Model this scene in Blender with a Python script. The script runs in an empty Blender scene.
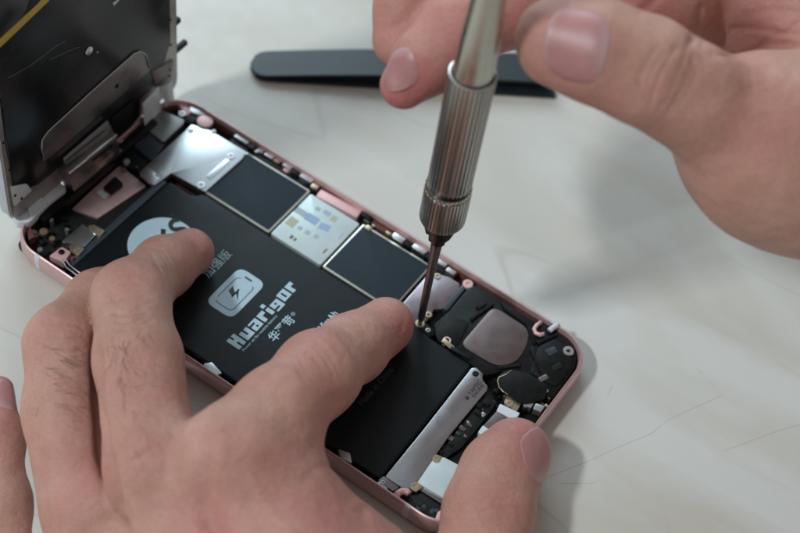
import bpy, bmesh, math, random
import numpy as np
from mathutils import Vector, Matrix, geometry

# ------------------------------------------------------------------ units: 1 unit = 1 cm, table top at z = 0
# The phone lies on the table with its long side along x and its short side along y.
sc = bpy.context.scene
sc.unit_settings.system = 'METRIC'
sc.unit_settings.scale_length = 0.01
COL = sc.collection
random.seed(7)
RNG = np.random.default_rng(7)

CAM = np.array([18.900715, -15.480934, 31.711903])
R = np.array([[0.817713368966646, 0.5652099647376633, 0.10900707304788688],
              [0.5091996309218553, -0.6219495718482575, -0.5948902974051739],
              [-0.2684410216085913, 0.5419561106206104, -0.7963811851611746]])
F = 1500.0

def U(x, y, z):
    """point of the photograph -> place on the level z above the table"""
    d = R.T @ np.array([(x - 400) / F, (y - 266.5) / F, 1.0])
    return CAM + d * (z - CAM[2]) / d[2]

def UX(x, y, X):
    """point of the photograph -> place on the upright plane x = X"""
    d = R.T @ np.array([(x - 400) / F, (y - 266.5) / F, 1.0])
    return CAM + d * (X - CAM[0]) / d[0]

def D(x, y, dep):
    return CAM + R.T @ np.array([(x - 400) / F, (y - 266.5) / F, 1.0]) * dep

# ------------------------------------------------------------------ materials
def mat(name, col, rough=0.5, metal=0.0, noise=0.0, nscale=8.0, bump=0.0, bscale=60.0, spec=0.5,
        sss=0.0, coat=0.0, rvar=0.0, aniso=0.0, alpha=1.0, trans=0.0):
    m = bpy.data.materials.new(name)
    m.use_nodes = True
    nt = m.node_tree
    b = nt.nodes['Principled BSDF']
    b.inputs['Base Color'].default_value = (*col, 1)
    b.inputs['Roughness'].default_value = rough
    b.inputs['Metallic'].default_value = metal
    b.inputs['Specular IOR Level'].default_value = spec
    b.inputs['Coat Weight'].default_value = coat
    if sss:
        b.inputs['Subsurface Weight'].default_value = sss
        b.inputs['Subsurface Radius'].default_value = (1, .5, .3)
        b.inputs['Subsurface Scale'].default_value = .05
    if trans:
        b.inputs['Transmission Weight'].default_value = trans
    tc = nt.nodes.new('ShaderNodeTexCoord')
    if noise or rvar:
        n = nt.nodes.new('ShaderNodeTexNoise')
        n.inputs['Scale'].default_value = nscale
        n.inputs['Detail'].default_value = 6
        nt.links.new(tc.outputs['Object'], n.inputs['Vector'])
        if noise:
            r = nt.nodes.new('ShaderNodeValToRGB')
            r.color_ramp.elements[0].position = .3
            r.color_ramp.elements[1].position = .7
            r.color_ramp.elements[0].color = (*[max(0, c * (1 - noise)) for c in col], 1)
            r.color_ramp.elements[1].color = (*[min(1, c * (1 + noise)) for c in col], 1)
            nt.links.new(n.outputs['Fac'], r.inputs['Fac'])
            nt.links.new(r.outputs['Color'], b.inputs['Base Color'])
        if rvar:
            mr = nt.nodes.new('ShaderNodeMapRange')
            mr.inputs['From Min'].default_value = .3; mr.inputs['From Max'].default_value = .7
            mr.inputs['To Min'].default_value = max(.02, rough - rvar)
            mr.inputs['To Max'].default_value = min(1, rough + rvar)
            nt.links.new(n.outputs['Fac'], mr.inputs['Value'])
            nt.links.new(mr.outputs['Result'], b.inputs['Roughness'])
    if bump:
        n2 = nt.nodes.new('ShaderNodeTexNoise')
        n2.inputs['Scale'].default_value = bscale
        n2.inputs['Detail'].default_value = 4
        bp = nt.nodes.new('ShaderNodeBump')
        bp.inputs['Strength'].default_value = bump
        bp.inputs['Distance'].default_value = .02
        nt.links.new(tc.outputs['Object'], n2.inputs['Vector'])
        nt.links.new(n2.outputs['Fac'], bp.inputs['Height'])
        nt.links.new(bp.outputs['Normal'], b.inputs['Normal'])
    return m

M = {}
M['rose'] = mat('rose_aluminium', (.72, .50, .50), .42, .7, .05, 5, .05, 200, rvar=.05)
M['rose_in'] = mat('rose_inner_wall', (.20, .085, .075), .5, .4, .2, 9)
M['rose_pale'] = mat('rose_tab', (.74, .47, .48), .45, .3, .05)
M['steel'] = mat('bright_steel', (.66, .71, .74), .30, 1, .03, 1.2, .03, 14, rvar=.03)
M['motor'] = mat('motor_can', (.40, .395, .41), .27, .95, .04, 1.5, .04, 30, rvar=.03)  # darker than satin: the hand's dark reflection is put into the colour
M['module'] = mat('camera_can', (.24, .25, .25), .34, .8, .05, 2, .04, 40, rvar=.04)
M['satin'] = mat('satin_steel', (.50, .50, .51), .38, .9, .05, 2, .04, 40, rvar=.04)
M['bronze'] = mat('warm_steel', (.26, .235, .23), .33, .9, .12, 1.5, .05, 30, rvar=.08)
M['gold'] = mat('gold_contact', (.55, .47, .33), .35, .9, .1, 9)
M['black'] = mat('black_plastic', (.0045, .005, .005), .42, 0, .3, 6, .10, 80, spec=.22, rvar=.08)
M['pcb'] = mat('black_circuit_board', (.006, .007, .0065), .5, 0, .4, 14, .3, 40, spec=.3, rvar=.15)
M['shield_black'] = mat('black_coated_shield', (.014, .015, .015), .24, .15, .35, .6, .05, 12, rvar=.10)
M['slate'] = mat('graphite_sheet', (.013, .026, .037), .68, .0, .08, 1.5, .04, 50, spec=.35, rvar=.03)
M['flexblue'] = mat('dark_flex_cable', (.030, .043, .058), .4, 0, .1, 5)
M['battery'] = mat('battery_wrap', (.0045, .0078, .0098), .42, 0, .12, .8, .35, 1.6, spec=.26, rvar=.07)
M['ink'] = mat('white_ink', (.42, .58, .68), .5, 0, .03)
M['ink_dark'] = mat('black_ink', (.012, .016, .018), .5)
M['ink_grey'] = mat('grey_ink', (.045, .05, .055), .5)
M['dust'] = mat('pale_dust', (.12, .12, .12), .9)
M['frame_metal'] = mat('screen_frame_metal', (.44, .40, .375), .36, .85, .08, 2, .04, 40, rvar=.05)
M['chuck_steel'] = mat('dark_chuck_steel', (.085, .083, .08), .30, .9, .1, 8)
M['white'] = mat('white_plastic', (.62, .68, .72), .45, 0, .05, 4, sss=.1)
M['milky'] = mat('milky_plastic', (.66, .72, .77), .4, 0, .06, 3, .2, 6, sss=.2)
M['sheet'] = mat('white_coated_shield', (.56, .66, .68), .4, .25, .06, 2.2)
M['print_blue'] = mat('blue_print', (.30, .42, .60), .5)
M['print_beige'] = mat('beige_print', (.44, .44, .33), .5)
M['print_green'] = mat('green_print', (.10, .12, .07), .5)
M['print_grey'] = mat('pale_grey_print', (.36, .45, .52), .5)
M['spkplate'] = mat('speaker_grille_plate', (.19, .150, .148), .38, .8, .10, 3, .1, 90, rvar=.05)  # base colour darkened in place of the hand mirrored in the speaker plate
M['bracket'] = mat('mauve_bracket', (.36, .31, .335), .30, .9, .06, 3, .04, 40, rvar=.05)
M['palemetal'] = mat('pale_board_can', (.60, .60, .53), .34, .9, .05, 4)
M['tweezer'] = mat('black_tweezer_coating', (.010, .016, .022), .40, .1, .1, 4, .05, 60)
M['yellow'] = mat('yellow_tape', (.50, .40, .055), .45, 0, .08)
M['nickel'] = mat('nickel_plated_steel', (.52, .51, .45), .22, 1, .05, 4, .04, 60, rvar=.05)
M['nickel_knurl'] = mat('knurled_nickel', (.52, .51, .48), .32, 1, .05, 5)
M['darksteel'] = mat('dark_tool_steel', (.36, .35, .34), .38, 1, .1, 8, rvar=.08)
M['glass'] = mat('screen_glass_edge', (.45, .50, .54), .15, 0, .05)
M['hair'] = mat('dark_hair', (.075, .05, .04), .5)

# nail
M['nail'] = mat('nail_plate', (.42, .20, .20), .42, 0, .08, 2, .15, 3, sss=.3)

def nail_tint():
    nt = M['nail'].node_tree; b = nt.nodes['Principled BSDF']
    a = nt.nodes.new('ShaderNodeAttribute'); a.attribute_name = 'pale'
    mx = nt.nodes.new('ShaderNodeMix'); mx.data_type = 'RGBA'; mx.inputs[7].default_value = (.58, .46, .47, 1)
    src = b.inputs['Base Color'].links[0].from_socket
    nt.links.new(a.outputs['Fac'], mx.inputs[0]); nt.links.new(src, mx.inputs[6]); nt.links.new(mx.outputs[2], b.inputs['Base Color'])
nail_tint()

# skin with redness attribute
def skin_mat():
    m = bpy.data.materials.new('skin')
    m.use_nodes = True
    nt = m.node_tree; N = nt.nodes; Lk = nt.links
    b = N['Principled BSDF']
    tc = N.new('ShaderNodeTexCoord')
    n = N.new('ShaderNodeTexNoise'); n.inputs['Scale'].default_value = 1.1; n.inputs['Detail'].default_value = 5
    Lk.new(tc.outputs['Object'], n.inputs['Vector'])
    r = N.new('ShaderNodeValToRGB')
    r.color_ramp.elements[0].position = .33; r.color_ramp.elements[0].color = (.45, .255, .19, 1)
    r.color_ramp.elements[1].position = .68; r.color_ramp.elements[1].color = (.545, .312, .25, 1)
    Lk.new(n.outputs['Fac'], r.inputs['Fac'])
    a = N.new('ShaderNodeAttribute'); a.attribute_name = 'flush'
    mx = N.new('ShaderNodeMix'); mx.data_type = 'RGBA'
    mx.inputs[7].default_value = (.47, .165, .155, 1)
    Lk.new(a.outputs['Fac'], mx.inputs[0]); Lk.new(r.outputs['Color'], mx.inputs[6])
    # fine mottling
    n3 = N.new('ShaderNodeTexNoise'); n3.inputs['Scale'].default_value = 14; n3.inputs['Detail'].default_value = 4
    Lk.new(tc.outputs['Object'], n3.inputs['Vector'])
    mr = N.new('ShaderNodeMapRange'); mr.inputs['From Min'].default_value = .35; mr.inputs['From Max'].default_value = .65
    mr.inputs['To Min'].default_value = .94; mr.inputs['To Max'].default_value = 1.05
    Lk.new(n3.outputs['Fac'], mr.inputs['Value'])
    mm = N.new('ShaderNodeVectorMath'); mm.operation = 'SCALE'
    Lk.new(mx.outputs[2], mm.inputs[0]); Lk.new(mr.outputs['Result'], mm.inputs['Scale'])
    Lk.new(mm.outputs['Vector'], b.inputs['Base Color'])
    b.inputs['Roughness'].default_value = .56
    b.inputs['Specular IOR Level'].default_value = .42
    b.inputs['Subsurface Weight'].default_value = .35
    b.inputs['Subsurface Radius'].default_value = (1.0, .36, .2)
    b.inputs['Subsurface Scale'].default_value = .16
    v = N.new('ShaderNodeTexVoronoi'); v.inputs['Scale'].default_value = 22; v.feature = 'DISTANCE_TO_EDGE'
    wn = N.new('ShaderNodeTexNoise'); wn.inputs['Scale'].default_value = 9
    Lk.new(tc.outputs['Object'], wn.inputs['Vector'])
    ad = N.new('ShaderNodeMix'); ad.data_type = 'RGBA'; ad.inputs[0].default_value = .12
    Lk.new(tc.outputs['Object'], ad.inputs[6]); Lk.new(wn.outputs['Color'], ad.inputs[7])
    Lk.new(ad.outputs[2], v.inputs['Vector'])
    n4 = N.new('ShaderNodeTexNoise'); n4.inputs['Scale'].default_value = 3.2; n4.inputs['Detail'].default_value = 5
    Lk.new(tc.outputs['Object'], n4.inputs['Vector'])
    b1 = N.new('ShaderNodeBump'); b1.inputs['Strength'].default_value = .5; b1.inputs['Distance'].default_value = .02
    pw = N.new('ShaderNodeMath'); pw.operation = 'MINIMUM'; pw.inputs[1].default_value = .12
    Lk.new(v.outputs['Distance'], pw.inputs[0])
    Lk.new(pw.outputs[0], b1.inputs['Height'])
    b2 = N.new('ShaderNodeBump'); b2.inputs['Strength'].default_value = .65; b2.inputs['Distance'].default_value = .07
    Lk.new(n4.outputs['Fac'], b2.inputs['Height']); Lk.new(b1.outputs['Normal'], b2.inputs['Normal'])
    Lk.new(b2.outputs['Normal'], b.inputs['Normal'])
    return m
M['skin'] = skin_mat()

# ------------------------------------------------------------------ object helpers
def link(o, parent=None):
    COL.objects.link(o)
    if parent is not None:
        o.parent = parent
        o.matrix_parent_inverse = Matrix.Translation(-Vector(world_loc(parent)))
    return o

def world_loc(o):
    v = Vector(o.location)
    return v if o.parent is None else v      # parts are kept in world numbers, see link()

def tag(o, label=None, cat=None, group=None, kind=None):
    if label: o['label'] = label
    if cat: o['category'] = cat
    if group: o['group'] = group
    if kind: o['kind'] = kind
    return o

def empty(name, loc):
    o = bpy.data.objects.new(name, None)
    o.location = loc; o.empty_display_size = .5
    COL.objects.link(o)
    return o

def obj(name, bm, material, parent=None, smooth=True):
    me = bpy.data.meshes.new(name)
    bmesh.ops.recalc_face_normals(bm, faces=bm.faces)
    bm.to_mesh(me); bm.free()
    for p in me.polygons: p.use_smooth = smooth
    me.materials.append(material)
    o = bpy.data.objects.new(name, me)
    return link(o, parent)

def sharp(o, ang=35):
    me = o.data
    me.set_sharp_from_angle(angle=math.radians(ang))
    return o

def bevel_bm(bm, w, seg=2, only_top=None):
    es = [e for e in bm.edges if len(e.link_faces) == 2 and e.calc_face_angle(0) > .5]
    if only_top is not None:
        es = [e for e in es if min(v.co.z for v in e.verts) > only_top - 1e-4]
    bmesh.ops.bevel(bm, geom=es, offset=w, segments=seg, profile=.6, affect='EDGES', clamp_overlap=True)

def prism_bm(pts, z0, z1, bevel=.02, seg=2, top_only=False):
    """pts: list of (x, y)"""
    bm = bmesh.new()
    lo = [bm.verts.new((p[0], p[1], z0)) for p in pts]
    hi = [bm.verts.new((p[0], p[1], z1)) for p in pts]
    n = len(pts)
    bm.faces.new(hi); bm.faces.new(lo[::-1])
    for i in range(n):
        bm.faces.new((lo[i], lo[(i + 1) % n], hi[(i + 1) % n], hi[i]))
    bmesh.ops.recalc_face_normals(bm, faces=bm.faces)
    if bevel: bevel_bm(bm, bevel, seg, z1 if top_only else None)
    return bm

def roundpoly(pts, r, seg=4):
    """round the corners of a polygon"""
    out = []
    n = len(pts)
    for i in range(n):
        p = Vector(pts[i][:2]); a = Vector(pts[i - 1][:2]); b = Vector(pts[(i + 1) % n][:2])
        da = (a - p); db = (b - p)
        rr = min(r, da.length * .45, db.length * .45)
        p0 = p + da.normalized() * rr; p1 = p + db.normalized() * rr
        for k in range(seg + 1):
            t = k / seg
            q = p0.lerp(p, t).lerp(p.lerp(p1, t), t)
            out.append((q.x, q.y))
    return out

def px(pts, z):
    return [tuple(U(a, b, z)[:2]) for a, b in pts]

def slab(name, pts, z0, z1, m, parent, bevel=.015, rnd=0, seg=2, world=False, label=None):
    q = [tuple(p) for p in pts] if world else px(pts, z1)
    if rnd: q = roundpoly(q, rnd)
    o = obj(name, prism_bm(q, z0, z1, bevel, seg), M[m], parent)
    sharp(o, 40)
    if label: o['label'] = label
    return o

def slabx(name, pts, x0, x1, m, parent, bevel=.01, rnd=0, world=False):
    """an upright slab on the plane x = x1 facing +x; pts are (y, z) or points of the photograph"""
    q = [tuple(p) for p in pts] if world else [tuple(UX(a, b, x1)[1:]) for a, b in pts]
    if rnd: q = roundpoly(q, rnd)
    bm = prism_bm(q, x0, x1, bevel)
    for v in bm.verts: v.co = Vector((v.co.z, v.co.x, v.co.y))
    o = obj(name, bm, M[m], parent); sharp(o, 40)
    return o

def lathe_bm(profile, seg=32, mod=None):
    """profile: (r, z); mod(angle, r, z) -> r"""
    bm = bmesh.new(); rings = []
    for r, z in profile:
        ring = []
        for k in range(seg):
            a = 2 * math.pi * k / seg
            rr = mod(k, r, z) if mod else r
            ring.append(bm.verts.new((rr * math.cos(a), rr * math.sin(a), z)))
        rings.append(ring)
    for i in range(len(rings) - 1):
        for k in range(seg):
            bm.faces.new((rings[i][k], rings[i][(k + 1) % seg], rings[i + 1][(k + 1) % seg], rings[i + 1][k]))
    bm.faces.new(rings[0][::-1]); bm.faces.new(rings[-1])
    return bm

def screw(x, y, z, r, m, parent, world=False):
    """small pan head screw with a cross slot"""
    p = (x, y, z) if world else tuple(U(x, y, z))
    bm = lathe_bm([(r, -.10), (r, -.012), (r * .93, 0), (r * .55, .004), (r * .42, .003), (r * .30, -.03)], 20)
    bmesh.ops.translate(bm, vec=p, verts=bm.verts)
    o = obj('screw', bm, M[m], parent); sharp(o, 30)
    return o

def tube_bm(pts, rad, seg=8, bm=None):
    bm = bm or bmesh.new()
    P = [Vector(p) for p in pts]; rings = []
    up = Vector((0, 0, 1))
    for i, p in enumerate(P):
        t = (P[min(i + 1, len(P) - 1)] - P[max(i - 1, 0)]).normalized()
        s = t.cross(up)
        if s.length < 1e-3: s = t.cross(Vector((1, 0, 0)))
        s.normalize(); u = s.cross(t)
        rr = rad[i] if isinstance(rad, (list, tuple)) else rad
        rings.append([bm.verts.new(p + (s * math.cos(2 * math.pi * k / seg) + u * math.sin(2 * math.pi * k / seg)) * rr) for k in range(seg)])
    for i in range(len(rings) - 1):
        for k in range(seg):
            bm.faces.new((rings[i][k], rings[i][(k + 1) % seg], rings[i + 1][(k + 1) % seg], rings[i + 1][k]))
    bm.faces.new(rings[0][::-1]); bm.faces.new(rings[-1])
    return bm

def ribbon_bm(path, side, w, t=.012):
    """flat cable along a path (3-D points); side = unit vector across"""
    bm = bmesh.new(); s = Vector(side).normalized() * w * .5
    P = [Vector(p) for p in path]; rows = []
    for i, p in enumerate(P):
        tg = (P[min(i + 1, len(P) - 1)] - P[max(i - 1, 0)]).normalized()
        n = tg.cross(s).normalized() * t * .5
        rows.append([bm.verts.new(p - s + n), bm.verts.new(p + s + n), bm.verts.new(p + s - n), bm.verts.new(p - s - n)])
    for i in range(len(rows) - 1):
        for k in range(4):
            bm.faces.new((rows[i][k], rows[i][(k + 1) % 4], rows[i + 1][(k + 1) % 4], rows[i + 1][k]))
    bm.faces.new(rows[0]); bm.faces.new(rows[-1][::-1])
    return bm

def text(s, x, y, z, size, m, parent, align='LEFT', bold=0.0, sx=1.0, shear=0, name='printed_text', lift=.004, space=1.0):
    """print that reads along +y, its top towards -x (as on the battery); (x, y) = baseline start"""
    cu = bpy.data.curves.new('t', 'FONT'); cu.body = s; cu.size = size; cu.align_x = align
    cu.offset = bold; cu.extrude = .0015; cu.shear = shear; cu.space_character = space
    to = bpy.data.objects.new('t', cu); COL.objects.link(to)
    bpy.context.view_layer.update()
    me = bpy.data.meshes.new_from_object(to.evaluated_get(bpy.context.evaluated_depsgraph_get()))
    bpy.data.objects.remove(to); me.name = name
    for v in me.vertices:
        a, b = v.co.x * sx, v.co.y
        v.co = Vector((x - b, y + a, z + lift + v.co.z))
    me.materials.clear(); me.materials.append(M[m])
    o = bpy.data.objects.new(name, me)
    return link(o, parent)
# ------------------------------------------------------------------ table
def table():
    me = bpy.data.meshes.new('table'); bm = bmesh.new()
    vs = [bm.verts.new(p) for p in ((-70, -60, 0), (75, -60, 0), (75, 75, 0), (-70, 75, 0))]
    bm.faces.new(vs)
    r = bmesh.ops.extrude_face_region(bm, geom=bm.faces[:])
    bmesh.ops.translate(bm, vec=(0, 0, -2.5), verts=[v for v in r['geom'] if isinstance(v, bmesh.types.BMVert)])
    bmesh.ops.recalc_face_normals(bm, faces=bm.faces)
    bm.to_mesh(me); bm.free()
    m = bpy.data.materials.new('pale_laminate'); m.use_nodes = True
    nt = m.node_tree; N = nt.nodes; L = nt.links; b = N['Principled BSDF']
    tc = N.new('ShaderNodeTexCoord')
    mp = N.new('ShaderNodeMapping'); mp.inputs['Rotation'].default_value = (0, 0, math.radians(-62))
    mp.inputs['Scale'].default_value = (.055, .20, 1)
    L.new(tc.outputs['Object'], mp.inputs['Vector'])
    n1 = N.new('ShaderNodeTexNoise'); n1.inputs['Scale'].default_value = 1.0; n1.inputs['Detail'].default_value = 7
    n1.inputs['Distortion'].default_value = 1.6
    L.new(mp.outputs['Vector'], n1.inputs['Vector'])
    r1 = N.new('ShaderNodeValToRGB'); e = r1.color_ramp.elements
    e[0].position = .36; e[0].color = (.535, .51, .455, 1)
    e[1].position = .62; e[1].color = (.625, .63, .605, 1)
    L.new(n1.outputs['Fac'], r1.inputs['Fac'])
    # thin wood-like veins: contour lines of a stretched noise
    mp2 = N.new('ShaderNodeMapping'); mp2.inputs['Rotation'].default_value = (0, 0, math.radians(-58))
    mp2.inputs['Scale'].default_value = (.035, .11, 1); mp2.inputs['Location'].default_value = (3.1, 1.7, 0)
    L.new(tc.outputs['Object'], mp2.inputs['Vector'])
    n2 = N.new('ShaderNodeTexNoise'); n2.inputs['Scale'].default_value = 1.0; n2.inputs['Detail'].default_value = 2.5
    L.new(mp2.outputs['Vector'], n2.inputs['Vector'])
    mu = N.new('ShaderNodeMath'); mu.operation = 'MULTIPLY'; mu.inputs[1].default_value = 9
    L.new(n2.outputs['Fac'], mu.inputs[0])
    fr = N.new('ShaderNodeMath'); fr.operation = 'FRACT'; L.new(mu.outputs[0], fr.inputs[0])
    r2 = N.new('ShaderNodeValToRGB'); e = r2.color_ramp.elements
    e[0].position = 0; e[0].color = (.0, .0, .0, 1)
    e.new(.035).color = (.8, .8, .8, 1); e.new(.06).color = (.12, .12, .12, 1); e[-1].position = .5; e[-1].color = (0, 0, 0, 1)
    L.new(fr.outputs[0], r2.inputs['Fac'])
    msk = N.new('ShaderNodeTexNoise'); msk.inputs['Scale'].default_value = .11; L.new(tc.outputs['Object'], msk.inputs['Vector'])
    mr = N.new('ShaderNodeMapRange'); mr.inputs['From Min'].default_value = .42; mr.inputs['From Max'].default_value = .62
    mr.inputs['To Max'].default_value = .5
    L.new(msk.outputs['Fac'], mr.inputs['Value'])
    ml = N.new('ShaderNodeMath'); ml.operation = 'MULTIPLY'; L.new(r2.outputs['Color'], ml.inputs[0]); L.new(mr.outputs['Result'], ml.inputs[1])
    mx = N.new('ShaderNodeMix'); mx.data_type = 'RGBA'; mx.inputs[7].default_value = (.36, .30, .22, 1)
    L.new(ml.outputs[0], mx.inputs[0]); L.new(r1.outputs['Color'], mx.inputs[6])
    # warm blotches
    n5 = N.new('ShaderNodeTexNoise'); n5.inputs['Scale'].default_value = .32; n5.inputs['Detail'].default_value = 4
    L.new(tc.outputs['Object'], n5.inputs['Vector'])
    r5 = N.new('ShaderNodeMapRange'); r5.inputs['From Min'].default_value = .56; r5.inputs['From Max'].default_value = .72; r5.inputs['To Max'].default_value = .5
    L.new(n5.outputs['Fac'], r5.inputs['Value'])
    mx2 = N.new('ShaderNodeMix'); mx2.data_type = 'RGBA'; mx2.inputs[7].default_value = (.58, .525, .45, 1)
    L.new(r5.outputs['Result'], mx2.inputs[0]); L.new(mx.outputs[2], mx2.inputs[6])
    L.new(mx2.outputs[2], b.inputs['Base Color'])
    b.inputs['Roughness'].default_value = .36; b.inputs['Specular IOR Level'].default_value = .4
    n6 = N.new('ShaderNodeTexNoise'); n6.inputs['Scale'].default_value = 2; n6.inputs['Detail'].default_value = 8
    L.new(tc.outputs['Object'], n6.inputs['Vector'])
    r6 = N.new('ShaderNodeMapRange'); r6.inputs['From Min'].default_value = .3; r6.inputs['From Max'].default_value = .7
    r6.inputs['To Min'].default_value = .30; r6.inputs['To Max'].default_value = .46
    L.new(n6.outputs['Fac'], r6.inputs['Value']); L.new(r6.outputs['Result'], b.inputs['Roughness'])
    bp = N.new('ShaderNodeBump'); bp.inputs['Strength'].default_value = .05; bp.inputs['Distance'].default_value = .02
    L.new(n6.outputs['Fac'], bp.inputs['Height']); L.new(bp.outputs['Normal'], b.inputs['Normal'])
    me.materials.append(m)
    o = bpy.data.objects.new('table', me); COL.objects.link(o)
    o['kind'] = 'structure'; o['label'] = 'pale worn tabletop with faint wood veins under the phone'
table()

def scratch(pts, w, m):
    """a scratch worn into the table top, as a thin mark 0.04 mm proud"""
    P = [U(a, b, 0) for a, b in pts]
    bm = bmesh.new(); prev = None
    for i, p in enumerate(P):
        t = P[min(i + 1, len(P) - 1)] - P[max(i - 1, 0)]; t = t / np.linalg.norm(t)
        n = np.array([-t[1], t[0], 0]) * w * (1 if 0 < i < len(P) - 1 else .2)
        a = bm.verts.new((p[0] - n[0], p[1] - n[1], .004)); b = bm.verts.new((p[0] + n[0], p[1] + n[1], .004))
        if prev: bm.faces.new((prev[0], prev[1], b, a))
        prev = (a, b)
    o = obj('table_scratch', bm, m, None); o['kind'] = 'structure'
M['scratch'] = mat('scratch_in_laminate', (.55, .525, .465), .6)
M['scratch2'] = mat('faint_line_in_laminate', (.555, .53, .475), .5)
scratch([(538, 481), (560, 472), (590, 460), (620, 446), (650, 434), (668, 420)], .008, M['scratch'])
scratch([(668, 420), (690, 409), (720, 396), (722, 394)], .010, M['scratch2'])
scratch([(722, 451), (745, 443), (770, 433), (800, 424), (830, 412)], .010, M['scratch2'])
scratch([(559, 483), (575, 483), (592, 483), (597, 481)], .012, M['scratch2'])
scratch([(697, 368), (701, 372), (703, 374)], .022, M['scratch'])
scratch([(707, 378), (713, 386), (718, 391)], .016, M['scratch2'])
scratch([(607, 396), (611, 388), (613, 385)], .018, M['scratch2'])
scratch([(402, 181), (408, 175), (410, 172)], .016, M['scratch2'])

# ------------------------------------------------------------------ phone
L_, W_, RC = 13.83, 6.71, .95
ph = empty('smartphone', (6.9, 3.35, 0))
tag(ph, 'opened rose gold smartphone with its screen folded up, lying on the pale table', 'phone')

def outline(ins, n=14):
    r = max(.05, RC - ins); out = []
    for cx, cy, a0 in ((L_ - RC, W_ - RC, 0), (RC, W_ - RC, 90), (RC, RC, 180), (L_ - RC, RC, 270)):
        for k in range(n + 1):
            a = math.radians(a0 + 90 * k / n); out.append((cx + r * math.cos(a), cy + r * math.sin(a)))
    return out

PROFILE = [(.13, .10), (.12, .56), (.105, .58), (.10, .69), (.085, .71), (.06, .706), (.035, .685), (.008, .62),
           (.0, .50), (.0, .26), (.02, .15), (.07, .06), (.16, .012), (.30, .0)]
def housing():
    bm = bmesh.new(); rings = []
    for ins, z in PROFILE:
        rings.append([bm.verts.new((x, y, z)) for x, y in outline(ins)])
    n = len(rings[0])
    for i in range(len(rings) - 1):
        for k in range(n):
            bm.faces.new((rings[i][k], rings[i][(k + 1) % n], rings[i + 1][(k + 1) % n], rings[i + 1][k]))
    bm.faces.new(rings[-1])          # back
    bm.faces.new(rings[0][::-1])     # inner floor
    o = obj('housing', bm, M['rose'], ph); sharp(o, 50)
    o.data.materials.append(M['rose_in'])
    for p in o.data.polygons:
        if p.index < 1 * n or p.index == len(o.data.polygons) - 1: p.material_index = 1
    return o
hs = housing()

def rim_band(x0, x1, side, name='antenna_band', m='white', grow=.003):
    """a plastic antenna line wrapping the rim between x0 and x1 on the near (0) or far (1) side"""
    bm = bmesh.new(); rows = []
    for x in (x0, x1):
        row = []
        for ins, z in PROFILE[2:12]:
            y = ins - grow if side == 0 else W_ - ins + grow
            row.append(bm.verts.new((x, y, z + (grow if z > .6 else 0))))
        rows.append(row)
    for k in range(len(rows[0]) - 1):
        bm.faces.new((rows[0][k], rows[0][k + 1], rows[1][k + 1], rows[1][k]))
    return obj(name, bm, M[m], ph)
rim_band(1.02, 1.17, 0); rim_band(12.45, 12.60, 0); rim_band(12.47, 12.62, 1); rim_band(1.02, 1.17, 1)

# inner trim ledge along the long sides, broken into the small brackets one sees
def w(name, x0, x1, y0, y1, z0, z1, m, bevel=.012, rnd=0, parent=ph):
    return slab(name, [(x0, y0), (x1, y0), (x1, y1), (x0, y1)], z0, z1, m, parent, bevel, rnd, world=True)

w('circuit_board', 1.55, 13.4, 4.45, 6.48, .12, .36, 'pcb', .02, .1)
w('circuit_board', .18, 1.75, .18, 6.53, .12, .27, 'pcb', .02, .2)
w('circuit_board', 11.6, 13.65, .18, 4.5, .12, .34, 'pcb', .02, .2)

# battery
bat = slab('battery', [(1.92, .27), (11.60, .27), (11.56, 4.36), (2.93, 4.36), (2.80, 4.12), (1.98, 4.12)], .14, .572, 'battery', ph, .07, .12, seg=4, world=True)
tag(bat, 'black battery pack with white print')
slab('side_tape', [(1.72, .45), (1.90, .45), (1.93, 4.1), (1.70, 4.1)], .2, .50, 'flexblue', bat, .03, .05, world=True)
slab('edge_tape', [(7.4, .22), (9.2, .22), (9.2, .30), (7.4, .30)], .2, .578, 'black', bat, .01, .02, world=True)
zb = .572
# round badge
bm = lathe_bm([(.89, zb - .01), (.89, zb + .004)], 64)
bmesh.ops.translate(bm, vec=(3.22, 2.37, 0), verts=bm.verts)
bd = obj('round_badge', bm, M['ink'], bat); sharp(bd, 30)
text('iP6S', 3.58, 2.42, zb, 1.0, 'ink_dark', bat, 'CENTER', bold=.024, sx=.86, shear=.25, lift=.009)
# rounded logo tile with battery sign and bolt
slab('logo_tile', [(5.20, 1.66), (6.05, 1.66), (6.05, 3.07), (5.20, 3.07)], zb - .01, zb + .004, 'ink', bat, 0, .24, world=True)
def stroke(pts, wd, m, z, closed=False):
    bm = bmesh.new(); n = len(pts); prev = first = None
    for i, p in enumerate(pts):
        a = Vector(pts[i - 1] if (closed or i) else p); b = Vector(pts[(i + 1) % n] if (closed or i < n - 1) else p)
        t = (b - a).normalized(); nn = Vector((-t.y, t.x)) * wd * .5; q = Vector(p)
        c = (bm.verts.new((q.x - nn.x, q.y - nn.y, z)), bm.verts.new((q.x + nn.x, q.y + nn.y, z)))
        if prev: bm.faces.new((prev[0], prev[1], c[1], c[0]))
        else: first = c
        prev = c
    if closed: bm.faces.new((prev[0], prev[1], first[1], first[0]))
    return obj('printed_line', bm, M[m], bat)
rr = roundpoly([(5.35, 1.84), (5.90, 1.84), (5.90, 2.80), (5.35, 2.80)], .14, 6)
k = len(rr) // 2
stroke(rr[3:k + 5], .02, 'ink_dark', zb + .008)
stroke(rr[k + 8:] + rr[:1], .02, 'ink_dark', zb + .008)
stroke([(5.50, 2.90), (5.72, 2.90)], .05, 'ink_dark', zb + .008)
bm = bmesh.new()
def poly(pts):
    bm.faces.new([bm.verts.new((x, y, zb + .008)) for x, y in pts])
poly([(5.44, 2.30), (5.44, 2.48), (5.62, 2.34), (5.62, 2.22)])
poly([(5.6, 2.20), (5.6, 2.50), (5.65, 2.50), (5.65, 2.20)])
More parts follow.
